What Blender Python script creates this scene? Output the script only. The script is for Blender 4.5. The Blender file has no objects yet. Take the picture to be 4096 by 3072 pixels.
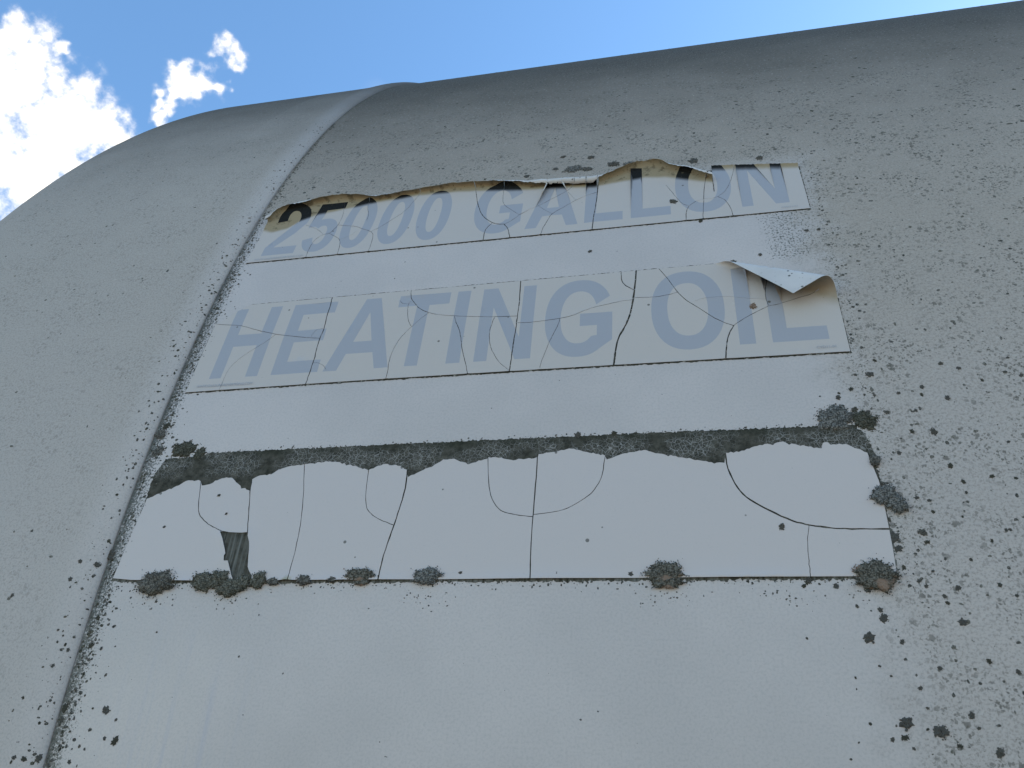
import bpy, bmesh, math, random
import numpy as np
from mathutils import Vector, Matrix
from mathutils.geometry import delaunay_2d_cdt

# ------------------------------------------------------------------ camera, world, sun, exposure
scene = bpy.context.scene
R = 1.6                       # tank radius (m)
ZC = 1.95                     # height of the tank axis above the ground
TILT = math.radians(8.0)      # surface angle 0 looks at the camera, which stands 8 degrees below axis level
CAM_D = 1.31236340 * R

def rotx(a): return Matrix.Rotation(a, 3, 'X')
cam_data = bpy.data.cameras.new('camera')
cam = bpy.data.objects.new('camera', cam_data)
scene.collection.objects.link(cam)
cam_data.sensor_fit = 'HORIZONTAL'; cam_data.sensor_width = 36.0
cam_data.lens = 3248.89 / 4096 * 36.0
cam_data.clip_start = 0.01; cam_data.clip_end = 2000
Rm = rotx(TILT) @ Matrix.Rotation(0.226967776, 3, 'Z') @ rotx(0.482349462) @ Matrix.Rotation(-0.0480978449, 3, 'Y')
right, fwd, up = Rm.col[0], Rm.col[1], Rm.col[2]
M = Matrix((right, up, -fwd)).transposed().to_4x4()
M.translation = Vector((0, -CAM_D * math.cos(TILT), ZC - CAM_D * math.sin(TILT)))
cam.matrix_world = M
scene.camera = cam

SUN_EL = math.radians(36); SUN_AZ = math.radians(52)       # azimuth clockwise from +Y: beyond the tank, to the right
sun_dir = Vector((math.sin(SUN_AZ) * math.cos(SUN_EL), math.cos(SUN_AZ) * math.cos(SUN_EL), math.sin(SUN_EL)))
sd = bpy.data.lights.new('sun', 'SUN'); sd.energy = 4.0; sd.angle = math.radians(0.53); sd.color = (1.0, 0.93, 0.83)
so = bpy.data.objects.new('sun', sd); scene.collection.objects.link(so)
so.rotation_euler = sun_dir.to_track_quat('Z', 'Y').to_euler(); so.location = (6, 6, 12)

scene.view_settings.view_transform = 'Standard'; scene.view_settings.look = 'None'
scene.view_settings.gamma = 1.0; scene.view_settings.use_curve_mapping = False
scene.view_settings.exposure = 1.3
scene.cycles.max_bounces = 4; scene.cycles.diffuse_bounces = 2; scene.cycles.glossy_bounces = 2


# ------------------------------------------------------------------ tunables and surface tables (millimetres on the shell: along the axis, round it)
SKY_STRENGTH = 0.13
SKY_TINT = (0.74, 0.96, 1.03)
CLOUD_COL = (5.2, 4.9, 4.5)
CLOUD_SEED = (7.3, 1.9, 5.4)
CLOUD_CUT = 0.535
PAINT_A = (0.495, 0.435, 0.40)
PAINT_B = (0.55, 0.48, 0.44)
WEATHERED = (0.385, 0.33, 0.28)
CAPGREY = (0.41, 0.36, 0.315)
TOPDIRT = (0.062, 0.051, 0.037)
INK = (0.355, 0.342, 0.352)
GROUND_A = (0.37, 0.29, 0.20)
GROUND_B = (0.31, 0.25, 0.17)
CLOUDS=[[-0.6175,0.3352,0.7116,0.016],[-0.6158,0.3599,0.7009,0.0281],[-0.6373,0.3592,0.6818,0.0355],[-0.6277,0.3806,0.6791,0.0316],[-0.5913,0.4006,0.6999,0.0204],[-0.5904,0.3744,0.715,0.0103],[-0.6455,0.3916,0.6557,0.018],[-0.6095,0.4207,0.672,0.037],[-0.589,0.4378,0.6793,0.0252],[-0.5717,0.4529,0.6842,0.0145],[-0.6279,0.4362,0.6445,0.0279],[-0.6563,0.4152,0.63,0.0158],[-0.6399,0.4469,0.6251,0.0353],[-0.6796,0.3855,0.6241,0.0649],[-0.5265,0.4325,0.7319,0.0082],[-0.5267,0.4444,0.7247,0.0107],[-0.4929,0.4223,0.7607,0.0113],[-0.4965,0.434,0.7518,0.0182],[-0.5114,0.4394,0.7385,0.013],[-0.5027,0.4481,0.7393,0.0096],[-0.4833,0.4438,0.7547,0.0096],[-0.4568,0.4285,0.7795,0.0122]]
L1=[[0.5,-334.0,453.6,-335.0,464.2,-334.6,477.1,-331.8,486.6,-327.6,491.6,-321.1,493.3,-318.2,498.1,-315.8,504.7,-315.2,510.6],[0.3,-315.2,510.6,-315.0,522.7,-318.6,546.5],[0.35,-351.0,512.5,-342.0,506.9,-334.5,500.9,-327.9,493.5],[0.45,-321.1,493.3,-312.0,485.7,-307.1,480.5,-304.6,472.4,-302.6,455.0],[0.45,-315.5,506.3,-305.6,503.7,-294.9,500.0,-285.0,493.7,-276.8,488.3,-273.3,480.6,-272.4,469.6,-272.2,455.3],[0.4,-277.0,489.0,-268.9,495.6,-260.2,505.7,-250.5,518.3,-244.1,534.6,-239.7,548.0,-240.0,560.2],[0.35,-292.3,549.3,-291.2,533.4,-287.2,520.2,-286.7,509.2],[0.22,-306.4,480.4,-298.1,485.7,-292.7,491.6],[0.7,-184.7,562.1,-180.0,534.7,-175.1,514.0,-169.0,497.7,-161.8,487.4,-154.0,481.0,-145.5,478.7],[0.45,-145.5,478.7,-139.1,484.6,-132.3,492.3,-126.3,496.9],[0.7,-145.9,478.8,-142.1,471.1,-140.1,463.5,-138.6,456.3],[0.7,-158.0,482.4,-161.7,476.5,-163.4,469.3,-163.1,456.0],[0.4,-153.5,558.0,-152.8,531.7,-150.7,514.2,-142.2,502.0,-133.5,492.1],[0.45,-133.7,492.1,-123.4,500.0,-116.5,503.8,-106.4,512.0,-93.2,522.4,-86.7,530.4,-83.5,549.1],[0.35,-116.5,503.8,-109.3,495.0,-102.7,488.3],[0.55,-63.4,516.4,-72.1,513.0,-81.4,507.2,-91.8,497.9,-102.6,487.8,-107.1,474.5,-109.7,464.7,-110.8,456.5],[0.9,-61.8,555.9,-61.9,536.1,-62.4,507.3,-63.5,490.3,-64.7,471.9,-65.3,457.3],[0.25,-89.7,521.7,-82.1,507.3],[0.4,0.1,516.6,4.3,505.6,9.6,491.2,13.7,482.9,18.5,479.0],[0.6,15.3,457.0,15.9,469.2,18.4,477.8,24.5,484.8],[0.35,24.5,484.8,32.1,487.4,39.7,487.4,43.9,489.4,50.4,496.5,55.9,510.2,59.8,526.1,62.9,544.5],[0.5,37.2,531.1,33.2,503.6,30.9,477.9,29.4,457.9],[0.5,43.9,488.9,49.2,482.6,52.6,471.7,54.1,458.0]]
L2=[[0.45,-395.9,371.9,-371.7,367.5,-367.5,366.3,-352.9,360.4,-332.9,353.3,-315.7,349.3,-298.9,345.9,-290.5,344.7],[0.35,-332.9,353.3,-341.7,343.4,-352.0,334.4,-359.6,326.2,-364.2,317.8,-365.9,307.7,-365.9,295.1],[0.8,-291.6,395.4,-290.9,385.2,-290.6,369.4,-289.4,356.0,-290.5,344.7,-290.3,334.3,-289.7,323.8,-289.8,310.2,-290.2,301.2,-290.3,294.2],[0.3,-290.1,356.1,-294.9,355.1,-297.7,352.2,-299.0,347.3],[0.3,-289.8,317.5,-284.4,316.5,-279.6,313.6,-276.2,309.1],[0.6,-219.4,395.9,-217.5,385.8,-213.3,378.5,-207.2,371.0,-198.7,365.4,-190.7,362.3,-178.1,359.5,-157.6,356.3,-140.2,354.4,-123.1,353.4],[0.3,-227.1,383.0,-224.0,379.3,-218.4,377.7],[0.35,-217.3,380.9,-218.3,377.1,-217.7,369.3,-215.6,359.7,-212.2,352.0,-210.5,350.4],[0.5,-198.6,365.0,-203.9,359.4,-210.5,350.4,-216.0,342.5,-219.9,334.1,-222.6,323.1,-223.4,313.2,-222.8,304.9,-222.8,294.7],[0.5,-175.5,358.9,-173.8,352.7,-170.0,344.2,-166.9,333.5,-164.4,321.4,-161.3,311.3,-158.8,303.0,-156.8,295.6],[0.4,-141.5,354.4,-142.7,346.8,-143.7,338.2,-142.7,327.8,-139.7,317.6,-134.3,307.4,-128.7,300.6,-124.3,296.4],[0.85,-123.3,396.6,-122.4,371.6,-122.5,352.0,-122.6,340.7,-123.2,326.1,-123.4,317.3,-123.7,305.3,-124.0,295.2],[0.45,-121.7,345.8,-111.3,345.1,-87.6,347.2,-76.3,350.0,-68.4,353.9,-60.4,356.8,-48.4,359.4,-39.0,361.2,-31.1,361.7],[0.4,-87.9,346.9,-88.7,341.0,-91.6,332.2,-94.5,323.5,-97.2,313.3,-99.9,303.3,-100.6,296.7],[1.5,-27.5,396.8,-28.6,380.7,-30.4,361.2,-32.5,348.2,-35.8,335.7,-41.0,323.8,-43.2,315.4,-44.4,305.4,-45.2,294.9],[0.7,-39.9,397.1,-39.1,385.1,-35.7,378.6,-29.9,373.3],[0.45,-28.8,364.1,-15.3,363.0,-4.7,364.1,4.1,366.3],[0.55,-9.6,396.9,-4.6,386.9,4.1,366.9,10.5,356.6,20.1,346.3,28.2,337.3,36.4,330.3,43.3,326.1],[0.5,107.5,357.1,100.9,352.9,92.1,350.2,78.1,345.4,70.0,343.6,59.0,337.7,48.6,330.8,43.3,326.1],[0.9,43.3,326.1,39.0,318.0,36.8,308.2,34.9,295.1],[0.22,16.8,355.0,23.3,357.4,33.5,357.8,43.5,356.7,54.5,353.9,67.8,351.1],[0.45,73.0,378.1,70.2,364.9,68.9,353.8,70.0,343.6]]
L3=[[0.6,-354.7,211.5,-351.1,194.0,-347.4,182.2,-339.3,174.8,-330.8,170.4,-324.2,167.5,-313.9,166.1,-303.7,165.9],[0.8,-312.7,211.4,-310.9,198.6,-307.3,181.1,-304.0,165.9,-300.3,156.0,-296.7,138.9,-292.4,129.2],[0.5,-273.3,222.1,-267.5,191.3,-265.1,171.6,-264.6,154.1,-265.1,138.5,-264.5,129.6],[0.5,-221.4,216.0,-220.4,195.5,-218.0,184.1,-213.7,178.5,-206.2,173.5,-195.7,169.2],[1.0,-191.9,215.5,-191.3,197.3,-193.5,180.6,-195.6,168.5,-198.8,151.6,-200.5,137.7,-200.4,129.0],[0.55,-133.9,223.5,-131.4,200.7,-127.8,186.5,-120.8,178.0,-110.8,174.7,-99.1,172.8],[0.8,-98.1,225.2,-98.3,194.8,-98.9,173.0,-99.1,149.4,-98.7,130.4],[0.55,-50.5,222.0,-53.2,202.3,-57.9,191.8,-64.6,185.3,-76.6,178.2,-87.4,175.6,-99.0,174.7],[1.1,28.0,219.1,29.3,203.6,33.9,190.0,40.6,181.1,52.1,173.0,64.7,165.8,75.0,162.5,86.5,160.6,98.1,159.5,122.2,159.2],[0.4,74.0,162.5,71.8,151.6,70.9,140.0,70.6,130.0]]
TOP3=[[-395.0,195.4],[-386.1,199.7],[-376.9,203.9],[-371.6,206.0],[-366.8,210.0],[-354.5,209.2],[-352.3,204.9],[-344.6,206.6],[-342.4,209.1],[-335.5,210.8],[-328.8,211.0],[-324.6,206.6],[-317.4,201.8],[-311.2,199.1],[-312.3,208.4],[-309.0,211.3],[-297.6,212.4],[-292.8,216.3],[-283.3,219.0],[-272.6,219.7],[-258.0,221.8],[-244.8,220.0],[-234.4,217.3],[-221.4,213.0],[-216.1,215.8],[-209.4,217.3],[-199.6,215.7],[-192.3,212.6],[-190.5,205.9],[-186.2,207.9],[-179.9,211.3],[-172.3,214.7],[-166.2,218.8],[-158.2,219.5],[-154.7,217.6],[-145.8,215.0],[-138.1,217.1],[-133.9,218.5],[-133.1,219.7],[-125.4,219.0],[-115.0,216.1],[-107.8,217.4],[-98.3,217.3],[-97.3,220.5],[-85.0,222.1],[-74.4,224.0],[-62.3,220.2],[-51.1,218.0],[-50.0,213.7],[-42.8,216.9],[-34.6,218.9],[-24.9,220.5],[-15.5,217.2],[-2.2,214.2],[8.3,211.4],[17.3,209.0],[27.2,208.2],[28.5,215.6],[38.8,217.0],[50.8,220.3],[63.9,222.3],[76.2,219.1],[88.8,216.1],[90.4,221.0],[96.3,218.5],[103.7,218.2],[110.6,215.1],[115.8,211.5]]
HOLE3=[[-325.6,167.2],[-322.2,161.7],[-318.0,153.5],[-316.8,150.5],[-317.5,149.0],[-316.5,145.2],[-313.4,145.2],[-310.6,140.0],[-307.5,134.1],[-306.0,132.2],[-304.7,129.3],[-291.0,129.2],[-292.1,134.0],[-295.0,137.4],[-296.8,140.3],[-299.4,153.2],[-302.5,161.3],[-303.6,165.9]]
BIG=[[-364.6,129.8,13.1,9.4,"a"],[-328.3,130.4,8.7,6.7,"b"],[-317.0,132.0,8.1,7.0,"b"],[-306.6,126.2,10.2,6.6,"b"],[-298.5,129.3,6.2,5.1,"b"],[-286.8,131.1,6.2,5.8,"b"],[-275.9,130.0,4.8,2.5,"s"],[-253.5,130.8,4.8,3.8,"s"],[-233.4,130.9,2.5,1.9,"s"],[-214.0,134.1,10.0,4.8,"p"],[-211.9,129.1,5.3,2.2,"p"],[-167.2,132.6,10.5,5.4,"c"],[-404.8,253.4,4.9,4.5,"s"],[-401.3,237.5,4.8,4.8,"s"],[-378.6,238.1,9.9,8.0,"d"],[-363.6,233.8,5.0,5.3,"d"],[-14.7,133.4,12.4,6.5,"p"],[-13.2,127.0,9.2,4.1,"p"],[107.0,130.2,13.1,8.8,"p"],[100.6,239.1,12.4,9.9,"c"],[118.5,236.5,7.7,7.6,"d"],[120.4,181.3,7.6,6.9,"c"],[126.8,175.0,6.3,6.1,"c"],[119.3,205.7,3.4,4.1,"s"],[-87.3,567.6,8.8,6.7,"c"],[-33.2,564.0,6.3,5.9,"c"],[-74.2,564.6,5.8,4.2,"s"],[58.8,344.8,2.6,3.2,"m"]]
MED=[[113.7,245.2,2.0,2.2],[121.0,153.9,1.9,4.1],[122.4,146.8,2.0,2.2],[57.9,161.9,1.7,1.9],[-81.7,133.3,1.8,1.4],[69.3,128.1,2.1,2.0],[84.2,124.3,1.8,1.2],[-70.4,235.1,2.3,1.8],[-44.9,235.0,1.9,1.9],[123.2,135.2,1.6,0.8],[-35.3,132.6,1.8,1.0],[120.7,189.7,1.6,1.9],[119.9,165.7,1.5,1.6],[-402.1,261.4,3.0,2.5],[-144.8,134.8,1.1,1.1],[-335.6,196.5,1.0,1.0],[-372.5,172.2,1.2,0.8],[-325.3,181.3,0.8,0.9],[97.6,94.7,3.5,2.3],[107.1,105.5,2.8,1.9],[109.2,50.0,3.6,3.1],[125.4,46.1,3.5,2.9],[107.2,42.6,2.1,1.3],[151.8,36.7,2.7,2.2],[147.9,103.1,2.4,1.6],[114.5,92.3,1.5,1.2],[142.0,54.4,1.6,2.1],[131.3,78.3,1.2,1.0],[169.7,76.7,1.2,1.2],[133.2,39.2,1.4,1.2],[106.0,110.3,1.6,1.2],[119.4,67.8,1.4,0.9],[149.9,122.8,1.5,1.2],[142.3,114.1,1.4,0.8],[141.6,118.0,1.4,0.7],[101.6,122.1,1.9,1.6],[93.9,112.3,0.9,1.0],[100.8,41.5,1.3,0.8],[121.1,57.6,1.1,0.6],[129.8,126.9,1.1,1.0],[133.1,124.0,1.2,0.9],[179.0,118.1,0.9,0.9],[171.9,124.3,0.9,0.9],[160.1,139.4,1.0,0.9],[138.4,132.7,0.8,0.8],[84.3,124.4,1.8,1.1],[66.3,124.6,1.2,1.2],[68.7,127.2,2.0,1.4],[81.2,128.4,1.3,0.9],[87.0,72.7,0.7,0.6],[64.1,94.0,0.8,0.6],[90.9,49.1,0.9,0.8],[100.5,79.1,0.8,0.6],[105.6,73.9,0.9,0.6],[144.2,48.2,0.9,0.8],[110.6,37.4,0.8,0.7],[83.7,39.6,0.5,0.6],[78.5,31.3,0.6,0.6],[119.1,47.0,0.9,0.6],[156.6,82.2,1.5,1.2],[-375.8,46.1,3.0,2.1],[-363.3,28.2,2.8,2.2],[-401.4,86.8,2.1,1.5],[-402.6,105.6,1.8,1.4],[-421.4,15.3,2.3,1.2],[-406.8,46.6,3.3,1.8],[-409.5,151.6,4.7,3.2],[-414.6,142.7,2.3,1.7],[-431.1,131.7,2.0,1.2],[-428.0,144.7,1.7,1.3],[-421.5,72.3,1.4,1.1],[-476.5,121.0,1.5,1.1],[-436.7,51.8,1.2,0.9],[-406.6,39.6,1.8,1.4],[-412.8,16.1,2.5,1.6],[-428.8,16.0,1.6,1.1],[-392.3,14.9,1.5,1.0],[-414.8,83.0,1.3,1.0],[-426.4,95.9,1.0,0.8],[-366.6,40.5,1.2,0.8],[-383.7,34.0,1.2,0.9],[-388.0,24.2,1.2,0.9],[-371.4,29.3,1.2,1.2],[-383.4,67.9,1.4,0.7],[-392.8,85.0,1.2,0.9],[-361.0,117.0,1.1,0.8],[-399.7,121.7,1.3,1.0],[-289.2,80.7,0.6,0.6],[-354.0,96.0,0.6,0.6],[-430.1,13.2,1.1,0.7],[128.3,273.7,2.1,2.5],[114.3,262.1,1.5,1.5],[113.9,245.1,1.9,1.9],[143.2,256.9,1.2,1.2],[171.8,251.0,2.1,1.5],[158.4,260.9,1.5,1.2],[157.0,254.5,1.0,1.3],[158.1,225.4,2.3,2.2],[145.4,226.4,1.2,1.5],[134.6,211.0,1.6,1.3],[162.3,200.5,1.7,1.6],[167.1,189.3,1.6,1.2],[137.5,156.7,2.1,2.3],[138.8,150.5,1.2,1.4],[182.9,157.1,1.1,1.2],[185.1,157.3,0.8,1.1],[149.6,122.8,1.4,1.3],[210.8,269.5,1.2,1.2],[219.6,266.0,1.4,1.2],[133.2,242.0,1.5,1.2],[150.9,242.4,1.1,1.0],[133.6,285.4,1.1,1.3],[105.2,255.8,1.7,1.8],[106.2,259.2,0.9,0.9],[119.2,274.0,0.9,1.2],[183.7,192.2,1.4,1.1],[196.6,190.5,1.0,1.0],[198.9,216.0,1.0,1.0],[138.7,179.3,1.2,1.2],[145.5,177.3,1.1,1.2],[146.0,169.8,1.4,0.9],[160.0,139.4,1.0,0.9],[146.5,140.1,1.1,0.6],[141.5,118.0,1.4,0.7],[171.5,124.3,0.9,1.4],[178.8,118.1,0.8,1.0],[173.8,150.7,1.2,0.7],[161.5,166.2,0.6,0.8],[167.1,181.9,1.0,0.9],[121.5,242.8,1.6,1.4],[128.0,256.1,0.9,1.1],[122.0,256.9,1.0,0.8],[195.7,263.8,1.2,0.8],[184.1,274.8,1.7,1.2],[174.1,279.5,1.2,1.6],[215.6,281.3,0.9,1.1],[119.1,198.3,1.2,1.9],[5.6,488.3,3.2,2.8],[-70.9,588.6,2.6,3.9],[-99.3,596.4,2.4,2.3],[-105.0,571.7,1.8,3.1],[-133.6,563.2,2.1,3.1],[-48.7,568.6,4.5,4.2],[26.8,557.2,3.2,5.1],[85.3,549.1,3.2,2.8],[27.1,455.3,1.9,1.9],[-66.3,427.3,1.7,1.4],[49.3,397.7,2.5,1.6],[108.8,429.0,1.4,1.8],[118.2,429.1,1.4,1.8],[70.2,403.6,1.4,1.7]]

# ------------------------------------------------------------------ node helpers
class T:
    def __init__(s, tree): s.t = tree; s.n = tree.nodes; s.l = tree.links
    def node(s, typ, **kw):
        n = s.n.new(typ)
        for k, v in kw.items(): setattr(n, k, v)
        return n
    def put(s, sock, v):
        if v is None: return
        if hasattr(v, 'is_output'): s.l.new(v, sock)
        elif isinstance(v, (tuple, list)) and len(v) == 3 and sock.type == 'RGBA': sock.default_value = (*v, 1)
        else: sock.default_value = v
    def m(s, op, a, b=None, c=None, clamp=False):
        n = s.node('ShaderNodeMath', operation=op, use_clamp=clamp)
        for i, v in enumerate((a, b, c)): s.put(n.inputs[i], v)
        return n.outputs[0]
    def vm(s, op, a, b=None, out=0):
        n = s.node('ShaderNodeVectorMath', operation=op)
        s.put(n.inputs[0], a); s.put(n.inputs[1], b)
        return n.outputs[out]
    def step(s, v, lo, hi):
        n = s.node('ShaderNodeMapRange', interpolation_type='SMOOTHSTEP')
        s.put(n.inputs[0], v); s.put(n.inputs[1], lo); s.put(n.inputs[2], hi)
        return n.outputs[0]
    def mix(s, f, a, b, blend='MIX'):
        n = s.node('ShaderNodeMix', data_type='RGBA', blend_type=blend)
        s.put(n.inputs[0], f); s.put(n.inputs[6], a); s.put(n.inputs[7], b)
        return n.outputs[2]
    def noise(s, vec, scale, detail=3, rough=0.5, dist=0.0):
        n = s.node('ShaderNodeTexNoise')
        s.put(n.inputs['Vector'], vec); s.put(n.inputs['Scale'], scale); s.put(n.inputs['Detail'], detail)
        s.put(n.inputs['Roughness'], rough); s.put(n.inputs['Distortion'], dist)
        return n.outputs[0]
    def vor(s, vec, scale, feature='F1'):
        n = s.node('ShaderNodeTexVoronoi', feature=feature)
        s.put(n.inputs['Vector'], vec); s.put(n.inputs['Scale'], scale)
        return n
    def spots(s, vec, scale, rmax, power=3.0, soft=0.08):
        """round flecks of uneven size, one per cell"""
        v = s.vor(vec, scale)
        sep = s.node('ShaderNodeSeparateColor'); s.l.new(v.outputs['Color'], sep.inputs[0])
        r = s.m('MULTIPLY', s.m('POWER', sep.outputs[0], power), rmax)
        return s.step(s.m('SUBTRACT', r, v.outputs['Distance']), -soft * 0.5, soft * 0.5), sep.outputs[1]
    def scale(s, vec, x, y, z=1.0):
        return s.vm('MULTIPLY', vec, (x, y, z))

def material(name):
    m = bpy.data.materials.new(name); m.use_nodes = True
    t = T(m.node_tree); b = t.n['Principled BSDF']
    return m, t, b
def bump(t, b, height, strength=0.3, dist=0.001):
    n = t.node('ShaderNodeBump'); n.inputs['Strength'].default_value = strength; n.inputs['Distance'].default_value = dist
    t.put(n.inputs['Height'], height); t.l.new(n.outputs[0], b.inputs['Normal'])

# ------------------------------------------------------------------ sky
world = bpy.data.worlds.new('World'); scene.world = world; world.use_nodes = True
wt = T(world.node_tree); bg = wt.n['Background']
sky = wt.node('ShaderNodeTexSky', sky_type='NISHITA', sun_disc=False)
sky.sun_elevation = SUN_EL; sky.sun_rotation = SUN_AZ
sky.air_density = 1.0; sky.dust_density = 0.4; sky.ozone_density = 1.6; sky.altitude = 100
geo = wt.node('ShaderNodeTexCoord')
d = wt.vm('NORMALIZE', geo.outputs['Generated'])
sep = wt.node('ShaderNodeSeparateXYZ'); wt.l.new(d, sep.inputs[0])
zz = wt.m('MAXIMUM', sep.outputs[2], 0.0)
def wvec(scale, amp, off):
    n = wt.node('ShaderNodeTexNoise'); wt.put(n.inputs['Vector'], wt.vm('ADD', d, off)); n.inputs['Scale'].default_value = scale
    n.inputs['Detail'].default_value = 3; n.inputs['Roughness'].default_value = 0.68
    return wt.vm('MULTIPLY', wt.vm('SUBTRACT', n.outputs[1], (0.5, 0.5, 0.5)), (amp, amp, amp))
dw = wt.vm('ADD', d, wvec(17, 0.095, (2.0, 0.3, 1.1)))
field = None
for (cx, cy, cz, r) in CLOUDS:
    dist = wt.vm('DISTANCE', dw, (cx, cy, cz), out=1)
    f = wt.m('MULTIPLY_ADD', dist, -1.0 / r, 1.0)
    field = f if field is None else wt.m('MAXIMUM', field, f)
pl = wt.vm('DIVIDE', d, None); dn = pl.node
cmb = wt.node('ShaderNodeCombineXYZ')
den = wt.m('ADD', zz, 0.35)
for i in range(3): wt.l.new(den, cmb.inputs[i])
wt.l.new(cmb.outputs[0], dn.inputs[1])
wn = wt.noise(wt.vm('ADD', d, (3.7, 9.2, 5.1)), 42, 4, 0.68)
wide = wt.noise(wt.vm('ADD', pl, CLOUD_SEED), 1.7, 4, 0.6)
local = wt.m('ADD', wt.m('MAXIMUM', field, -1.0), wt.m('MULTIPLY_ADD', wn, 2.6, -1.3))
c_local = wt.m('MULTIPLY', wt.m('POWER', wt.step(local, -0.95, 0.72), 2.0), wt.step(field, -1.1, -0.1))
c_wide = wt.m('MULTIPLY', wt.step(wide, CLOUD_CUT, CLOUD_CUT + 0.13), wt.step(sep.outputs[2], 0.02, 0.15))  # unseen cloud cover, thickened to whiten the light on the shaded side
cl = wt.m('MAXIMUM', c_local, c_wide)
skyc = wt.vm('MULTIPLY', sky.outputs[0], SKY_TINT)
col = wt.mix(cl, skyc, CLOUD_COL)
wt.l.new(col, bg.inputs[0]); bg.inputs[1].default_value = SKY_STRENGTH

# ------------------------------------------------------------------ geometry helpers
def profile():
    """end cap outline: axial position and radius from the seam outwards (torispherical head)"""
    pts = []
    rk, L, x0, Rh = 0.235, 2.75, -0.706, R + 0.003
    xc = x0 + math.sqrt((L - rk) ** 2 - (Rh - rk) ** 2); al = math.atan2(Rh - rk, xc - x0)
    pts.append((-0.520, Rh))
    for x in (-0.58, -0.64): pts.append((x, Rh))
    n = 40
    for i in range(n + 1):
        a = (math.pi / 2 - al) * i / n
        pts.append((x0 - rk * math.sin(a), Rh - rk + rk * math.cos(a)))
    n = 40
    for i in range(1, n + 1):
        b = al * (1 - i / n)
        pts.append((xc - L * math.cos(b), max(L * math.sin(b), 0.0005)))
    return pts
CAP = profile()
BAND = [(-0.4105, R - 0.004), (-0.4105, R + 0.0003), (-0.4115, R + 0.0020), (-0.4135, R + 0.0036), (-0.4165, R + 0.0047), (-0.4205, R + 0.0054), (-0.4255, R + 0.0057),
        (-0.4310, R + 0.0056), (-0.4370, R + 0.0051), (-0.4440, R + 0.0043), (-0.4540, R + 0.0036), (-0.4660, R + 0.0032), (-0.482, R + 0.0030), (-0.520, R + 0.003)]
_xs = np.array([p[0] for p in CAP] [::-1] + [p[0] for p in BAND[2:-1]][::-1] + [-0.4105, -0.41049, 12])
_rs = np.array([p[1] for p in CAP] [::-1] + [p[1] for p in BAND[2:-1]][::-1] + [R + 0.0004, R, R])
def rad(u): return np.interp(u, _xs, _rs)
def surf(u, s, h=0.0):
    """surface point: u along the axis (m), s arc length round the shell (m, 0 = level with camera), h above the paint"""
    r = rad(u) + h; a = s / R - TILT
    return Vector((u, -r * math.cos(a), ZC + r * math.sin(a)))
def frame(u, s, h=0.0):
    e = 5e-4
    p = surf(u, s, h); tu = (surf(u + e, s, h) - surf(u - e, s, h)).normalized()
    ts = (surf(u, s + e, h) - surf(u, s - e, h)).normalized(); n = tu.cross(ts).normalized(); ts = n.cross(tu)
    return Matrix((tu, ts, n)).transposed().to_4x4(), p

def obj(name, verts, faces, mats, parent=None, smooth=True, midx=None):
    me = bpy.data.meshes.new(name); me.from_pydata([tuple(v) for v in verts], [], faces); 
    for m in mats: me.materials.append(m)
    if midx is not None: me.polygons.foreach_set('material_index', midx)
    me.polygons.foreach_set('use_smooth', [smooth] * len(me.polygons)); me.update()
    o = bpy.data.objects.new(name, me); scene.collection.objects.link(o)
    if parent: o.parent = parent
    return o
def thing(name, label, cat, loc=(0, 0, 0), group=None):
    o = bpy.data.objects.new(name, None); scene.collection.objects.link(o); o.location = loc; o.empty_display_size = 0.1
    tag(o, label, cat, group); return o
def tag(o, label, cat, group=None):
    o['label'] = label; o['category'] = cat
    if group: o['group'] = group
    return o

# ------------------------------------------------------------------ materials
def uvcoords(t):
    n = t.node('ShaderNodeUVMap', uv_map='surf'); sp = t.node('ShaderNodeSeparateXYZ'); t.l.new(n.outputs[0], sp.inputs[0])
    return n.outputs[0], sp.outputs[0], sp.outputs[1]

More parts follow.
